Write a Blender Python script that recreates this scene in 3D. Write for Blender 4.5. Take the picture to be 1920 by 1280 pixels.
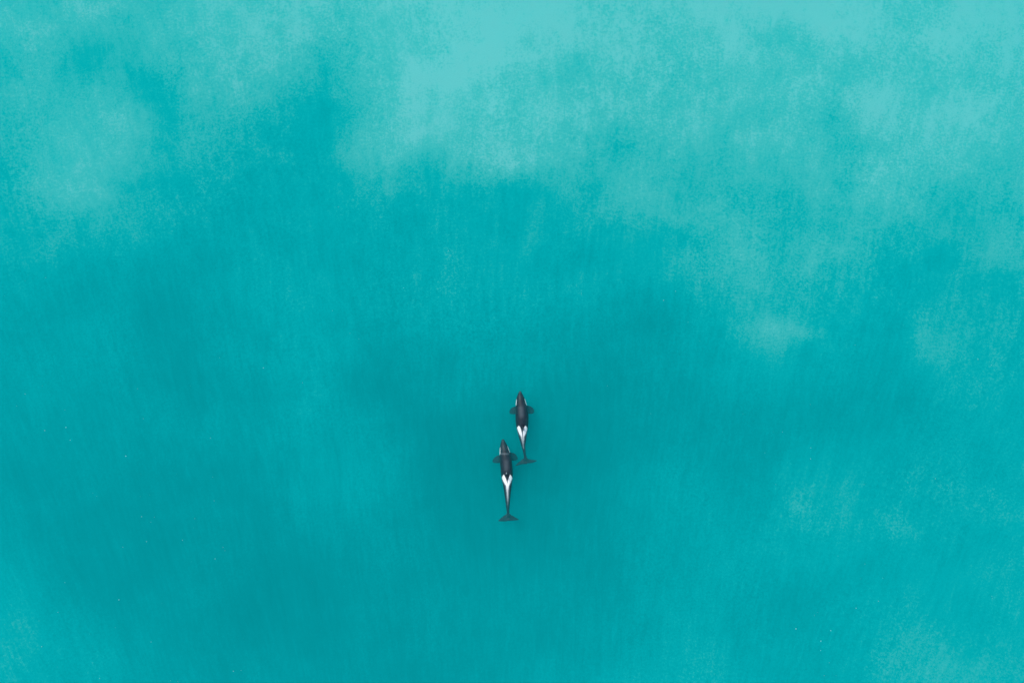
import bpy, bmesh, math, random
import numpy as np
from mathutils import Vector

for o in list(bpy.data.objects):
    bpy.data.objects.remove(o, do_unlink=True)
S = bpy.context.scene
COL = S.collection
R = math.radians

# ------------------------------------------------------------------ camera
M = 0.04                                   # metres per pixel of a 1920 px wide picture at the water surface
def X(px): return (px - 960.0) * M
def Y(py): return (640.0 - py) * M
cam_d = bpy.data.cameras.new("camera"); cam = bpy.data.objects.new("camera", cam_d); COL.objects.link(cam)
cam_d.lens = 24; cam_d.sensor_width = 36; cam_d.clip_start = 0.5; cam_d.clip_end = 6000
cam.location = (0, 0, 76.8 * 24 / 36)      # a drone looking straight down
cam.rotation_euler = (0, 0, 0)
S.camera = cam

# ------------------------------------------------------------------ sky, sun, exposure
EL, AZ = 62.0, -35.0                       # soft light from above, slightly from the upper left
w = bpy.data.worlds.new("World"); S.world = w; w.use_nodes = True
nt = w.node_tree; nt.nodes.clear()
sky = nt.nodes.new("ShaderNodeTexSky"); sky.sky_type = 'NISHITA'; sky.sun_disc = False
sky.sun_elevation = R(EL); sky.sun_rotation = R(AZ); sky.air_density = 1.0; sky.dust_density = 3.0
bg = nt.nodes.new("ShaderNodeBackground"); bg.inputs["Strength"].default_value = 0.12
out = nt.nodes.new("ShaderNodeOutputWorld")
nt.links.new(sky.outputs[0], bg.inputs[0]); nt.links.new(bg.outputs[0], out.inputs[0])
sun_d = bpy.data.lights.new("sun", 'SUN'); sun = bpy.data.objects.new("sun", sun_d); COL.objects.link(sun)
sun_d.energy = 1.5; sun_d.angle = R(14); sun_d.color = (1.0, 0.965, 0.91)
d = Vector((math.sin(R(AZ)) * math.cos(R(EL)), math.cos(R(AZ)) * math.cos(R(EL)), math.sin(R(EL))))
sun.rotation_euler = (-d).to_track_quat('-Z', 'Y').to_euler()
S.view_settings.view_transform = 'Standard'; S.view_settings.look = 'None'
S.view_settings.exposure = 0.5; S.view_settings.gamma = 1.0
S.render.engine = 'CYCLES'
S.cycles.use_denoising = True
S.cycles.volume_bounces = 6; S.cycles.max_bounces = 10; S.cycles.diffuse_bounces = 4
S.cycles.filter_width = 1.5

# ------------------------------------------------------------------ helpers
def mat(name):
    m = bpy.data.materials.new(name); m.use_nodes = True; m.node_tree.nodes.clear()
    return m, m.node_tree.nodes, m.node_tree.links

def hermite(u): return u * u * (3 - 2 * u)

def vnoise(x, y, seed):
    """value noise on arrays, -1..1"""
    rs = np.random.RandomState(seed); T = rs.rand(256, 256) * 2 - 1
    xi = np.floor(x).astype(int); yi = np.floor(y).astype(int)
    fx = hermite(x - xi); fy = hermite(y - yi)
    a = T[yi % 256, xi % 256]; b = T[yi % 256, (xi + 1) % 256]
    c = T[(yi + 1) % 256, xi % 256]; e = T[(yi + 1) % 256, (xi + 1) % 256]
    return (a * (1 - fx) + b * fx) * (1 - fy) + (c * (1 - fx) + e * fx) * fy

def fbm(x, y, seed, octs=5, gain=0.55):
    s = 0; amp = 1; tot = 0
    for k in range(octs):
        c, sn = math.cos(k * 1.1 + .4), math.sin(k * 1.1 + .4)
        s = s + amp * vnoise((x * c - y * sn) * 2 ** k + 17.3 * k, (x * sn + y * c) * 2 ** k + 9.1 * k, seed + k); tot += amp; amp *= gain
    return s / tot * 1.6

# ------------------------------------------------------------------ seabed: pale silt over darker bottom, vignette and light shafts painted in
G = np.array([  # silt cover, with the vignette and brightness gradient painted in
 [.92,.76,.80,.92,.90,.96,1.0,1.05,1.1,1.05,1.02,1.08,1.15,1.08,1.0,1.0,.96],
 [.58,.56,.58,.76,.80,.72,.80,.95,.92,.86,.88,.86,.86,.92,.97,1.0,.90],
 [.60,.74,.72,.66,.58,.44,.68,.96,.92,.68,.78,.78,.80,.82,.88,.88,.78],
 [.50,.72,.54,.44,.40,.39,.42,.41,.40,.48,.64,.55,.58,.68,.68,.64,.57],
 [.43,.40,.36,.34,.34,.36,.35,.37,.37,.37,.41,.42,.45,.48,.48,.53,.53],
 [.32,.30,.29,.28,.33,.36,.32,.36,.30,.25,.28,.36,.42,.40,.40,.46,.44],
 [.25,.27,.25,.22,.24,.34,.20,.20,.22,.15,.20,.28,.31,.30,.31,.36,.36],
 [.20,.18,.17,.18,.20,.27,.25,.10,.14,.12,.25,.31,.34,.39,.31,.38,.38],
 [.24,.18,.10,.13,.13,.14,.22,.14,.13,.12,.24,.29,.34,.34,.32,.34,.38],
 [.34,.22,.13,.13,.10,.13,.16,.16,.18,.18,.24,.28,.22,.27,.34,.30,.36],
 [.38,.28,.18,.18,.12,.14,.14,.17,.20,.24,.34,.38,.30,.30,.34,.40,.42]])
BLOBS = [ # px, py, rx, ry, amplitude
 (850,205,130,95,.12),(940,290,70,34,.22),(770,250,70,60,.10),(150,355,60,50,.20),(60,10,60,60,.06),
 (1455,605,50,34,.13),(1440,650,36,28,.09),(1520,630,34,20,.08),(1730,625,34,26,.07),(1760,670,40,26,.06),
 (1495,905,26,34,.09),(1590,950,60,40,.06),(1680,965,44,28,.12),(1500,960,30,26,.10),(1215,365,60,40,.14),
 (1370,520,50,60,.10),(1720,1240,70,50,.07),(30,1180,60,70,.05),(1290,1200,50,50,.08),
 (560,240,75,60,-.05),(640,330,90,50,-.05),(880,350,110,34,-.06),(1085,290,70,50,-.10),(180,150,110,60,-.03),
 (1130,640,150,80,-.05),(985,850,70,110,-.05),(660,900,50,50,.05),(450,170,40,20,.12),(1200,190,120,60,.05),
 (720,700,70,40,-.05),(820,850,60,90,-.03),(300,960,160,60,-.03)]

def fan(px, py):  # fan along which the painted light shafts run
    a = np.arctan2(px - 960, 3500 - py)
    return a * 2860 + 14 * fbm(px / 200, py / 260, 55, 2), np.hypot(px - 960, 3500 - py)

def silt_and_light(x, y):
    px = x / M + 960; py = 640 - y / M
    wx = 34 * fbm(px / 150, py / 150, 3, 4); wy = 34 * fbm(px / 150, py / 150, 11, 4)
    # painted light shafts run up and down the picture and fan out slightly
    qx = px + wx; qy = py + wy
    gx = np.clip(qx / 120.0, 0, 15.999); gy = np.clip(qy / 128.0, 0, 9.999)
    xi = gx.astype(int); yi = gy.astype(int); fx = hermite(gx - xi); fy = hermite(gy - yi)
    fx = .5 * fx + .5 * (gx - xi); fy = .5 * fy + .5 * (gy - yi)
    v = (G[yi, xi] * (1 - fx) + G[yi, xi + 1] * fx) * (1 - fy) + (G[yi + 1, xi] * (1 - fx) + G[yi + 1, xi + 1] * fx) * fy
    for bx, by, rx, ry, a in BLOBS:
        q = ((qx - bx) / rx) ** 2 + ((qy - by) / ry) ** 2
        v = v + a * np.exp(-q ** 1.3 * .7)
    n1 = fbm(px / 95, py / 80, 21, 6, .62)
    act = np.clip((v - .22) / .35, .25, 1)              # billows are stronger where there is silt
    v = np.where(v > .6, .6 + (v - .6) * .82, v) + .05 * np.clip((py - 600) / 500, 0, 1)
    v = v + .03 * np.clip((py - 880) / 150, 0, 1)
    v = v + .19 * n1 * act + .05 * fbm(px / 230, py / 170, 91, 3)
    fu, fv = fan(px, py)
    n2 = fbm(fu / 30, fv / 150, 31, 4, .65)               # light shafts painted as drawn-out streaks
    v = v + .06 * n2 * np.clip(act + .3, 0, 1)
    return v

def axis(half, step, far):
    a = list(np.arange(0, half, step)); st = step; p = a[-1]
    while p < far:
        st *= 1.25; p += st; a.append(p)
    a = np.array(a); return np.concatenate([-a[:0:-1], a])
gx = axis(46, 0.2, 1500); gy = axis(33, 0.2, 1500)
XX, YY = np.meshgrid(gx, gy)
ny, nx = XX.shape
BED = -4.0
ZZ = BED + 0.18 * fbm(XX / 9, YY / 9, 77, 4)
co = np.stack([XX, YY, ZZ], -1).reshape(-1, 3).astype(np.float32)
# perspective: a point on the bottom shows where the line to the drone crosses the surface
H = cam.location.z
val = silt_and_light(XX * H / (H - BED), YY * H / (H - BED)).reshape(-1).astype(np.float32)
i = np.arange(ny * nx).reshape(ny, nx)
F = np.stack([i[:-1, :-1], i[:-1, 1:], i[1:, 1:], i[1:, :-1]], -1).reshape(-1, 4).astype(np.int32)
me = bpy.data.meshes.new("seabed")
me.vertices.add(len(co)); me.vertices.foreach_set("co", co.ravel())
me.loops.add(F.size); me.loops.foreach_set("vertex_index", F.ravel())
me.polygons.add(len(F)); me.polygons.foreach_set("loop_start", np.arange(0, F.size, 4, dtype=np.int32))
me.polygons.foreach_set("loop_total", np.full(len(F), 4, dtype=np.int32))
me.polygons.foreach_set("use_smooth", np.ones(len(F), dtype=bool))
me.update(); me.validate()
at = me.attributes.new("silt_and_light", 'FLOAT', 'POINT'); at.data.foreach_set("value", val)
fu, fv = fan(co[:, 0] / M + 960, 640 - co[:, 1] / M)
at = me.attributes.new("shaft_co", 'FLOAT_VECTOR', 'POINT')  # coordinates for the painted light shafts
at.data.foreach_set("vector", np.stack([fu * M, fv * M * .13, 0 * fu], -1).astype(np.float32).ravel())
bed = bpy.data.objects.new("seabed", me); COL.objects.link(bed); bed["kind"] = "structure"

m, N, L = mat("silty bottom with painted light")
o_ = N.new("ShaderNodeOutputMaterial"); df = N.new("ShaderNodeBsdfDiffuse"); L.new(df.outputs[0], o_.inputs[0])
an = N.new("ShaderNodeAttribute"); an.attribute_name = "silt_and_light"
tc = N.new("ShaderNodeTexCoord")
def noise(scale, detail, sc=(1, 1, 1), rough=.6):
    mp = N.new("ShaderNodeMapping"); mp.inputs["Scale"].default_value = sc
    L.new(tc.outputs["Object"], mp.inputs[0])
    n = N.new("ShaderNodeTexNoise"); n.inputs["Scale"].default_value = scale; n.inputs["Detail"].default_value = detail
    n.inputs["Roughness"].default_value = rough
    L.new(mp.outputs[0], n.inputs[0])
    s = N.new("ShaderNodeMath"); s.operation = 'SUBTRACT'; L.new(n.outputs[0], s.inputs[0]); s.inputs[1].default_value = .5
    return s.outputs[0]
def math2(op, a, b):
    n = N.new("ShaderNodeMath"); n.operation = op
    for k, v in enumerate((a, b)):
        if isinstance(v, (int, float)): n.inputs[k].default_value = v
        else: L.new(v, n.inputs[k])
    return n.outputs[0]
grain = noise(5.5, 3, (1, 1, 1), .75)            # fine mottling, a hand's breadth wide
dr = N.new("ShaderNodeAttribute"); dr.attribute_name = "shaft_co"
wn = N.new("ShaderNodeTexNoise"); wn.inputs["Scale"].default_value = 1.9; wn.inputs["Detail"].default_value = 4; wn.inputs["Roughness"].default_value = .62
L.new(dr.outputs["Vector"], wn.inputs[0])
shaft = math2('SUBTRACT', wn.outputs[0], .5)     # light shafts in the water, painted into the bottom colour
fn = N.new("ShaderNodeTexNoise"); fn.inputs["Scale"].default_value = 4.6; fn.inputs["Detail"].default_value = 2; fn.inputs["Roughness"].default_value = .6
L.new(dr.outputs["Vector"], fn.inputs[0])
shaft = math2('ADD', shaft, math2('MULTIPLY', math2('SUBTRACT', fn.outputs[0], .5), .55))
clump = noise(1.3, 4, (1, .8, 1), .65)
act = N.new("ShaderNodeMapRange"); L.new(an.outputs["Fac"], act.inputs[0])
act.inputs[1].default_value = .12; act.inputs[2].default_value = .6; act.inputs[3].default_value = .25; act.inputs[4].default_value = 1
patch = noise(.12, 3)
gm = math2('MULTIPLY', act.outputs[0], math2('ADD', math2('MULTIPLY', patch, 2.2), 1.0))
g = math2('MULTIPLY', math2('MULTIPLY', grain, .95), gm)
s = math2('ADD', math2('ADD', an.outputs["Fac"], g), math2('MULTIPLY', shaft, .27))
s = math2('ADD', s, math2('MULTIPLY', math2('MULTIPLY', clump, .29), gm))
cr = N.new("ShaderNodeValToRGB"); L.new(s, cr.inputs[0]); L.new(cr.outputs[0], df.inputs[0])
el = cr.color_ramp.elements
stops = [(0.0, (.000, .09, .11)), (.22, (.000, .27, .30)), (.44, (.000, .55, .57)), (.53, (.05, .60, .57)), (.61, (.16, .68, .63)), (.82, (.36, .82, .75)), (1.05, (.80, .97, .92))]
el[0].position, el[0].color = stops[0][0], (*stops[0][1], 1); el[1].position, el[1].color = 1.0, (*stops[-1][1], 1)
for p, c in stops[1:-1]:
    e = el.new(p); e.color = (*c, 1)
me.materials.append(m)

# ------------------------------------------------------------------ water: a closed body of milky turquoise water
m, N, L = mat("milky turquoise water")
o_ = N.new("ShaderNodeOutputMaterial"); ad = N.new("ShaderNodeAddShader")
vs = N.new("ShaderNodeVolumeScatter"); vs.inputs["Color"].default_value = (.005, .93, .96, 1); vs.inputs["Density"].default_value = .175
vs.inputs["Anisotropy"].default_value = 0.0
va = N.new("ShaderNodeVolumeAbsorption"); va.inputs["Color"].default_value = (0.0, .73, .725, 1); va.inputs["Density"].default_value = .24
L.new(vs.outputs[0], ad.inputs[0]); L.new(va.outputs[0], ad.inputs[1]); L.new(ad.outputs[0], o_.inputs["Volume"])
bm = bmesh.new(); bmesh.ops.create_cube(bm, size=1)
for v in bm.verts:
    v.co.x *= 3200; v.co.y *= 3200; v.co.z = 0.0 if v.co.z > 0 else BED - 1.5
me = bpy.data.meshes.new("water"); bm.to_mesh(me); bm.free(); me.materials.append(m)
water = bpy.data.objects.new("water", me); COL.objects.link(water); water["kind"] = "structure"

# ------------------------------------------------------------------ orcas
m, N, L = mat("wet orca skin"); skin = m
o_ = N.new("ShaderNodeOutputMaterial"); pb = N.new("ShaderNodeBsdfPrincipled"); L.new(pb.outputs[0], o_.inputs[0])
def attr(n):
    a = N.new("ShaderNodeAttribute"); a.attribute_name = n; return a.outputs["Fac"]
tc = N.new("ShaderNodeTexCoord")
mot = noise(3.0, 5)
dk = N.new("ShaderNodeMixRGB"); dk.inputs[1].default_value = (.006, .011, .020, 1); dk.inputs[2].default_value = (.022, .030, .044, 1)
L.new(math2('ADD', math2('MULTIPLY', mot, 2.0), .4), dk.inputs[0])
g1 = N.new("ShaderNodeMixRGB"); L.new(attr("grey_skin_sheen"), g1.inputs[0]); L.new(dk.outputs[0], g1.inputs[1]); g1.inputs[2].default_value = (.20, .26, .29, 1)
w1 = N.new("ShaderNodeMixRGB"); L.new(attr("white_skin"), w1.inputs[0]); L.new(g1.outputs[0], w1.inputs[1]); w1.inputs[2].default_value = (.88, .88, .86, 1)
L.new(w1.outputs[0], pb.inputs["Base Color"]); pb.inputs["Roughness"].default_value = .42; pb.inputs["Specular IOR Level"].default_value = .17

def cr_spline(pts, per=6, closed=True):
    n = len(pts); outp = []
    for k in range(n if closed else n - 1):
        p0, p1, p2, p3 = [np.array(pts[(k + q) % n] if closed else pts[min(max(k + q, 0), n - 1)], float) for q in (-1, 0, 1, 2)]
        for j in range(per):
            t = j / per
            outp.append(.5 * (2 * p1 + (p2 - p0) * t + (2 * p0 - 5 * p1 + 4 * p2 - p3) * t * t + (3 * p1 - p0 - 3 * p2 + p3) * t ** 3))
    return outp

def seg(px, py, a, b):
    a = np.array(a); b = np.array(b); ab = b - a
    t = np.clip(((px - a[0]) * ab[0] + (py - a[1]) * ab[1]) / (ab @ ab), 0, 1)
    return np.hypot(px - a[0] - t * ab[0], py - a[1] - t * ab[1])

def smooth(e0, e1, v):
    t = np.clip((v - e0) / (e1 - e0), 0, 1); return t * t * (3 - 2 * t)

def make_orca(name, sp):
    f = sp['frame']                                   # zoom frame the outlines were measured in: x0, y0, scale
    PX = lambda u: f[0] + u / f[2]
    PY = lambda v: f[1] + v / f[2]
    ys = np.array([PY(s[0]) for s in sp['stations']]); xl = np.array([PX(s[1]) for s in sp['stations']]); xr = np.array([PX(s[2]) for s in sp['stations']])
    y0, y1 = ys[0], ys[-1]
    fine = np.linspace(y0, y1, 90)
    ker = lambda a: np.convolve(np.pad(a, 3, mode='edge'), np.ones(7) / 7, 'valid')
    cxf = ker(np.interp(fine, ys, (xl + xr) / 2)); hwf = np.interp(fine, ys, (xr - xl) / 2)
    hwf[3:-3] = np.convolve(hwf, np.ones(7) / 7, 'valid')
    tt = (fine - y0) / (y1 - y0)
    kz = np.interp(tt, [0, .1, .3, .55, .75, .9, 1], [.75, .85, .98, 1.08, 1.45, 1.5, .8])
    hz = hwf * M * kz
    top = np.interp(tt, [0, .08, .25, .5, .7, .85, 1], sp['top'])
    top = np.convolve(np.pad(top, 5, mode='edge'), np.ones(11) / 11, 'valid')
    zcf = top - hz
    bm = bmesh.new(); K = 40; rings = []
    for k in range(len(fine)):
        ring = []
        for j in range(K):
            a = 2 * math.pi * j / K
            ca, sa = math.cos(a), math.sin(a); e = .92
            rx = abs(ca) ** e * (1 if ca > 0 else -1); rz = abs(sa) ** e * (1 if sa > 0 else -1)
            ring.append(bm.verts.new((X(cxf[k]) + rx * max(hwf[k], .25) * M, Y(fine[k]), zcf[k] + rz * max(hz[k], .015))))
        rings.append(ring)
    for k in range(len(rings) - 1):
        for j in range(K):
            bm.faces.new((rings[k][j], rings[k][(j + 1) % K], rings[k + 1][(j + 1) % K], rings[k + 1][j]))
    bm.faces.new(rings[0][::-1]); bm.faces.new(rings[-1])

    def paddle(pts, zf, th, edge=.35, grow=1.0):
        P = [(X(PX(p[0])), Y(PY(p[1]))) for p in cr_spline(pts, 6)]
        c = np.mean(P, axis=0); P = [tuple(c + (np.array(p) - c) * grow) for p in P]
        c = np.mean(P, axis=0)
        layers = []
        for sc_, t in ((1.0, edge), (.86, .7), (.62, .92), (.3, 1.0)):
            up, dn = [], []
            for p in P:
                q = c + (np.array(p) - c) * sc_
                z = zf(q[0], q[1])
                up.append(bm.verts.new((q[0], q[1], z + th * t / 2))); dn.append(bm.verts.new((q[0], q[1], z - th * t / 2)))
            layers.append((up, dn))
        n = len(P)
        for k in range(len(layers) - 1):
            for j in range(n):
                a, b = j, (j + 1) % n
                bm.faces.new((layers[k][0][a], layers[k][0][b], layers[k + 1][0][b], layers[k + 1][0][a]))
                bm.faces.new((layers[k + 1][1][a], layers[k + 1][1][b], layers[k][1][b], layers[k][1][a]))
        bm.faces.new(layers[-1][0]); bm.faces.new(layers[-1][1][::-1])
        for j in range(n):
            a, b = j, (j + 1) % n
            bm.faces.new((layers[0][0][b], layers[0][0][a], layers[0][1][a], layers[0][1][b]))
    cxm = X(float(np.interp(PY(sp['flip_v']), fine, cxf)))
    for pts, z0, sl in sp['flippers']:
        paddle(pts, lambda x, y, z0=z0, sl=sl: z0 - sl * max(0, abs(x - cxm) - .35), .13, grow=1.07)
    zt = float(zcf[-1]); fc = X(PX(sp['fluke_c']))
    paddle(sp['fluke'], lambda x, y: zt - .02 - .22 * abs(x - fc), .13)
    # dorsal fin: a swept blade standing on the back
    b0, b1, tip, hgt = sp['dorsal']
    prof = [(0, 0), (.22, .38), (.55, .78), (.86, 1.0), (1.0, .97), (.93, .7), (.86, .35), (.95, 0)]
    ya, yb = PY(b0), PY(b1); n = 0; A, B = [], []
    prof = [(p[0], p[1]) for p in cr_spline(prof + [(.95, -.35), (0, -.35)], 4)]
    for pt, ph in prof:
        yy = ya + (yb - ya) * pt * 1.15
        xc = np.interp(yy, fine, cxf) + (PX(tip) - np.interp(PY(b1), fine, cxf)) * max(ph, 0) ** 1.4
        zb = float(np.interp(yy, fine, top)) - .05
        th = .105 * (1 - .62 * max(ph, 0))
        A.append(bm.verts.new((X(xc) - th / 2, Y(yy), zb + ph * hgt))); B.append(bm.verts.new((X(xc) + th / 2, Y(yy), zb + ph * hgt)))
    n = len(A)
    bm.faces.new(A); bm.faces.new(B[::-1])
    for j in range(n):
        a, b = j, (j + 1) % n
        bm.faces.new((A[b], A[a], B[a], B[b]))
    bmesh.ops.recalc_face_normals(bm, faces=bm.faces)
    raw = bpy.data.meshes.new("raw"); bm.to_mesh(raw); bm.free()
    tmp = bpy.data.objects.new("tmp", raw); COL.objects.link(tmp)
    rm = tmp.modifiers.new("r", 'REMESH'); rm.mode = 'VOXEL'; rm.voxel_size = .024
    sm = tmp.modifiers.new("s", 'SMOOTH'); sm.factor = .5; sm.iterations = 3
    dg = bpy.context.evaluated_depsgraph_get()
    me = bpy.data.meshes.new_from_object(tmp.evaluated_get(dg)); me.name = name
    bpy.data.objects.remove(tmp, do_unlink=True); bpy.data.meshes.remove(raw)
    n = len(me.vertices); c = np.empty(n * 3, np.float32); me.vertices.foreach_get("co", c); c = c.reshape(-1, 3)
    # skin pattern and pale tones, with sheen painted on the back (the outlines were measured in the picture; the depth of each point sets how far out it really lies)
    px = c[:, 0] / M + 960; py = 640 - c[:, 1] / M
    cx = np.interp(py, fine, cxf); hw = np.interp(py, fine, hwf); zc = np.interp(py, fine, zcf); hh = np.interp(py, fine, hz)
    u = (px - cx) / np.maximum(hw, .5); ww = (c[:, 2] - zc) / np.maximum(hh, .03)
    ang = np.degrees(np.arctan2(ww, np.abs(u)))
    onbody = (np.hypot(u, ww) < 1.13)
    v = (py - f[1]) * f[2]; uu = (px - f[0]) * f[2]
    jit = .05 * fbm(c[:, 0] * 9, c[:, 1] * 9, 5, 3)
    W = np.zeros(n); Gr = np.zeros(n)
    # eye patches
    for side, va_, vb_ in sp['eyes']:
        q = smooth(va_ - 5, va_ + 5, v) * (1 - smooth(vb_ - 5, vb_ + 5, v))
        mid = 1 - np.abs((v - (va_ + vb_) / 2) / ((vb_ - va_) / 2)).clip(0, 1) ** 4
        q = q * smooth(-24, -18, ang) * (1 - smooth(20 + 9 * mid, 25 + 9 * mid, ang)) * (np.sign(u) == side)
        W = np.maximum(W, q * onbody)
    # white chin and belly
    W = np.maximum(W, onbody * smooth(.62, .72, -ww) * (py < PY(sp['saddle'][1])))
    # saddle: a white V that runs into a line along the tail stock
    s0, s1, outer, inner, tabt = sp['saddle']
    t = (v - s0) / (s1 - s0); au = np.abs(u)
    oe = np.interp(t, tabt, outer) + jit; ie = np.interp(t, tabt, inner) + jit * .4
    mdl = (oe + ie) / 2
    cap = np.clip((t + .01) / .15, 0, 1) ** .5
    oe = mdl + (oe - mdl) * cap; ie = mdl + (ie - mdl) * cap
    q = smooth(ie - .06, ie + .05, au) * (1 - smooth(oe - .06, oe + .07, au)) * smooth(-.02, .02, t) * (1 - smooth(.62, 1.0, t) * .85) * (1 - smooth(1.0, 1.08, t))
    q = q * (ww > -.1) * (np.hypot(u, ww) < 1.06)
    W = np.maximum(W, q * (1 - .5 * smooth(.34, .6, t)))
    Gr = np.maximum(Gr, .55 * onbody * (ww > 0) * smooth(.12, .3, t) * (1 - smooth(.7, 1.2, t)) * (1 - smooth(oe + .05, oe + .45, au)))
    for a, b, r_, amt in sp['marks_and_sheen']:  # pale marks; the widest are sheen painted into the skin colour
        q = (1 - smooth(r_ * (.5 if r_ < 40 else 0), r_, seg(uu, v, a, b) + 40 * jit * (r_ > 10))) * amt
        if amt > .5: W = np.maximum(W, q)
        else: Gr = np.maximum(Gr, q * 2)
    for nm, arr in (("white_skin", W), ("grey_skin_sheen", Gr)):
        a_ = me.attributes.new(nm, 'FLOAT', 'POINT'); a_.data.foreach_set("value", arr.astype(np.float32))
    me.polygons.foreach_set("use_smooth", np.ones(len(me.polygons), dtype=bool))
    me.materials.clear(); me.materials.append(skin)
    # origin in the animal's middle
    c[:, :2] *= ((H - c[:, 2]) / H)[:, None]
    ctr = Vector(c.mean(axis=0).tolist())
    me.vertices.foreach_set("co", (c - np.array(ctr, dtype=np.float32)).ravel()); me.update()
    ob = bpy.data.objects.new(name, me); COL.objects.link(ob); ob.location = ctr
    return ob

front = dict(frame=(930, 720, 7.53),
    stations=[(95,334,346),(108,325,358),(125,316,366),(150,304,378),(180,293,396),(210,285,410),(250,281,424),(300,278,437),(350,276,448),(400,275,456),(450,274,460),(500,275,461),(550,278,459),(590,283,455),(650,297,444),(700,310,437),(750,322,431),(800,335,425),(860,354,412),(920,373,416),(980,387,422),(1030,393,430),(1062,394,452),(1085,405,455)],
    top=[-.42,-.22,-.10,-.12,-.30,-.62,-.80], flip_v=370,
    flippers=[([(330,318),(280,316),(240,326),(208,352),(194,388),(203,412),(240,420),(280,418),(330,410)], -.92, .5),
              ([(400,310),(445,306),(485,314),(518,338),(535,372),(528,402),(500,415),(455,416),(400,405)], -.9, .45)],
    fluke=[(398,1030),(380,1056),(350,1076),(310,1108),(268,1152),(320,1143),(372,1130),(412,1126),(428,1130),(445,1118),(500,1112),(545,1098),(583,1076),(530,1068),(480,1062),(448,1050),(428,1028)],
    fluke_c=428, dorsal=(560,640,389,.55), eyes=[(-1,213,303),(1,203,300)],
    saddle=(584,900,[.60,.92,.94,.78,.40,.24,.20,.18],[.5,.27,.26,.15,.09,.07,.04,.02],[0,.06,.12,.31,.50,.68,.87,1]),
    marks_and_sheen=[((368,1062),(384,1036),5,.75),((438,1030),(462,1046),6,.85),((340,113),(341,117),5,.4),((352,340),(358,440),60,.10),((380,875),(392,905),10,.3)])  # widest mark: sheen on the back, painted grey
rear = dict(frame=(900, 810, 7.11),
    stations=[(92,298,312),(104,287,326),(130,279,341),(155,273,356),(180,268,368),(230,263,388),(290,261,408),(350,262,420),(400,265,427),(450,269,432),(500,274,436),(550,280,438),(620,290,434),(700,305,425),(800,322,412),(900,336,403),(1000,348,394),(1070,356,389),(1105,360,400),(1130,366,402)],
    top=[-.55,-.30,-.12,-.10,-.26,-.55,-.78], flip_v=340,
    flippers=[([(320,300),(262,304),(222,318),(188,348),(170,380),(184,402),(222,408),(268,404),(320,380)], -1.0, .55),
              ([(370,275),(412,274),(450,280),(480,304),(500,345),(490,366),(462,376),(428,376),(370,360)], -.92, .5)],
    fluke=[(357,1078),(340,1098),(305,1120),(275,1146),(243,1181),(300,1186),(350,1184),(378,1178),(384,1184),(400,1180),(440,1176),(485,1172),(522,1164),(480,1138),(445,1116),(410,1098),(390,1076)],
    fluke_c=382, dorsal=(548,618,368,.52), eyes=[(-1,200,302),(1,182,274)],
    saddle=(562,955,[.60,.96,.97,.74,.32,.20,.16,.13],[.5,.29,.27,.08,-.1,-.1,-.1,-.1],[0,.07,.13,.25,.38,.6,.9,1]),
    marks_and_sheen=[((322,1104),(348,1086),5,.6),((396,1080),(422,1098),5,.6),((280,288),(378,286),16,.13),((352,540),(350,552),9,.42),((350,400),(352,480),60,.08)])  # widest mark: painted sheen on the back; cross band: paler tone
oa = make_orca("orca", front)
oa["label"] = "black orca swimming ahead, tail bent slightly right, thin dark line splitting its white V"
oa["category"] = "orca"; oa["group"] = "orcas swimming in line"
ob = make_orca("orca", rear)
ob["label"] = "longer black orca following behind, straight tail stock, white V joined into one streak"
ob["category"] = "orca"; ob["group"] = "orcas swimming in line"

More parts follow.
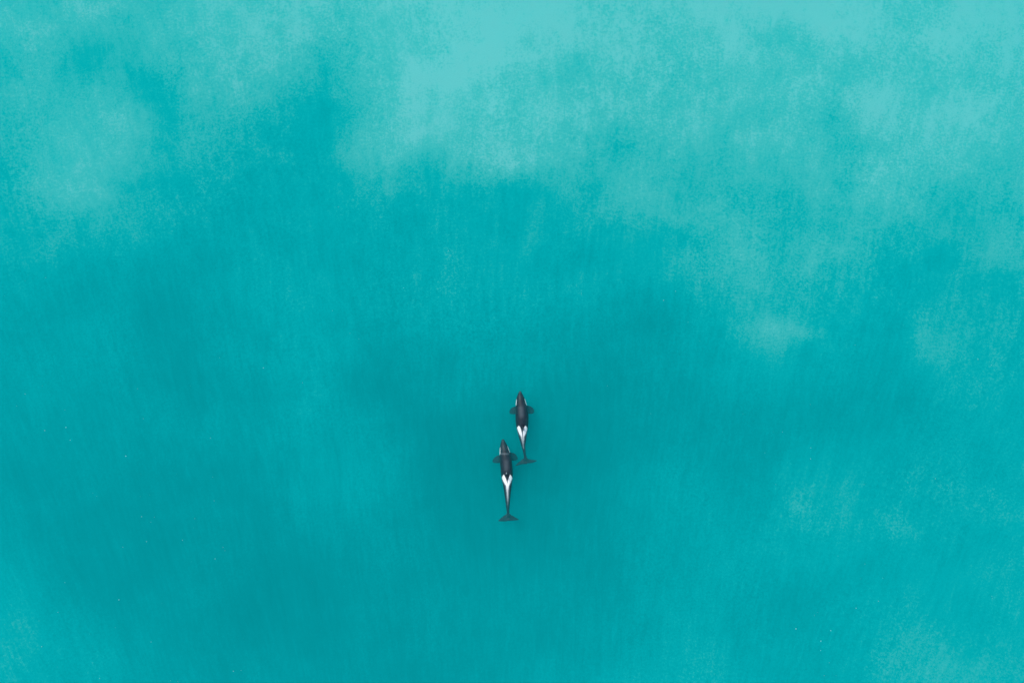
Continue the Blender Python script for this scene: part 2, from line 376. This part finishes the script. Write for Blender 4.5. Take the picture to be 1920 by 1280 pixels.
# ------------------------------------------------------------------ flecks of foam drifting on the water
T = {
 (0, 0): [(100,960,3),(1887,1155,2)],
 (640, 0): [(1318,270,3),(1815,18,2),(1243,105,2),(455,395,2),(430,612,2),(603,850,2),(1675,757,1),(1080,1245,1)],
 (1280, 0): [(195,225,2),(277,85,1),(565,135,2),(1708,232,2),(40,793,2),(738,12,2),(418,1050,1),(1258,302,1)],
 (1280, 430): [(555,490,2),(585,492,1),(30,518,2),(1512,243,2),(1075,103,2),(1648,724,3),(1723,757,3),(1655,871,2),(1610,668,1),(336,1028,1),(505,1127,1),(557,1130,2),(712,976,2),(715,1218,2),(458,1245,2),(962,645,2),(1165,793,1),(1480,730,2),(1230,535,1),(355,75,1),(1355,1100,1),(95,622,1),(1035,5,2)],
 (0, 430): [(1470,772,3),(1688,855,2),(1225,715,2),(1175,1163,2),(140,917,3),(93,985,2),(362,1007,2),(250,1121,3),(368,1104,3),(392,1175,3),(800,1055,2),(702,1263,3),(712,832,1),(768,888,2),(235,873,1),(255,270,2),(118,553,1),(668,905,1),(1855,453,2),(1063,873,1),(560,845,1)],
 (640, 430): [(598,119,3),(348,327,2),(48,580,2),(98,610,2),(1865,345,3),(1798,396,3),(1727,1027,2),(1485,872,2),(632,203,1),(1340,357,2),(1485,245,1),(1800,1120,1)],
 (0, 850): [(1187,130,2),(518,220,2),(540,238,2),(783,238,1),(835,230,1),(790,351,3),(862,354,2),(842,381,2),(817,490,2),(1018,483,3),(1200,586,3),(1245,522,2),(1255,540,2),(685,522,2),(362,718,3),(664,815,3),(323,884,3),(218,932,2),(644,970,2),(843,1050,2),(185,1000,2),(232,1076,3),(500,1005,1),(556,1253,3),(952,1265,2),(992,1270,2),(1303,1213,3),(1345,1207,2),(1080,413,1),(1087,362,2),(1195,263,2),(25,950,1),(320,1190,1),(140,820,1),(475,720,1)],
 (1280, 850): [(714,29,3),(727,219,2),(1012,173,2),(1410,139,3),(1256,162,2),(1483,190,2),(867,570,2),(1017,615,2),(1117,693,2),(993,697,1),(1093,822,3),(968,861,3),(632,976,4),(826,986,3),(771,1045,3),(770,1097,2),(818,1165,2),(790,1237,2),(857,1237,1),(1725,795,2),(1728,806,2),(1610,660,1),(520,172,2),(1152,1228,1),(735,900,1)]}
rnd = random.Random(8)
pts = [(ox + u / 2.976, oy + v / 2.976, s_) for (ox, oy), l in T.items() for u, v, s_ in l]
for k in range(45):      # fainter ones, thicker towards the left and lower edges
    e = rnd.random()
    pts.append((rnd.random() ** 1.7 * 620 if e < .6 else 1920 - rnd.random() ** 1.4 * 700, 500 + rnd.random() * 780, rnd.choice((.4, .6, .8))))
bm = bmesh.new()
for px, py, s_ in pts:
    r = .006 + .0068 * s_
    for q in range(1 if s_ < 3 else 2):
        cx, cy = X(px) + (rnd.uniform(-1, 1) * r if q else 0), Y(py) + (rnd.uniform(-1, 1) * r if q else 0)
        rr = r * (1 if q == 0 else .6); k0 = rnd.random() * 6
        ring = [bm.verts.new((cx + math.cos(k0 + a * 1.0472) * rr * rnd.uniform(.7, 1.2), cy + math.sin(k0 + a * 1.0472) * rr * rnd.uniform(.7, 1.2), .002)) for a in range(6)]
        mid = bm.verts.new((cx, cy, .002 + rr * .45)); low = bm.verts.new((cx, cy, -.01))
        for a in range(6):
            bm.faces.new((ring[a], ring[(a + 1) % 6], mid)); bm.faces.new((ring[(a + 1) % 6], ring[a], low))
me = bpy.data.meshes.new("foam"); bm.to_mesh(me); bm.free()
m, N, L = mat("foam")
o_ = N.new("ShaderNodeOutputMaterial"); df = N.new("ShaderNodeBsdfDiffuse"); L.new(df.outputs[0], o_.inputs[0]); df.inputs[0].default_value = (.32, .86, .82, 1)
me.materials.append(m)
fo = bpy.data.objects.new("foam", me); COL.objects.link(fo); fo["kind"] = "stuff"
fo["label"] = "tiny white flecks of foam scattered over the turquoise water"; fo["category"] = "foam"
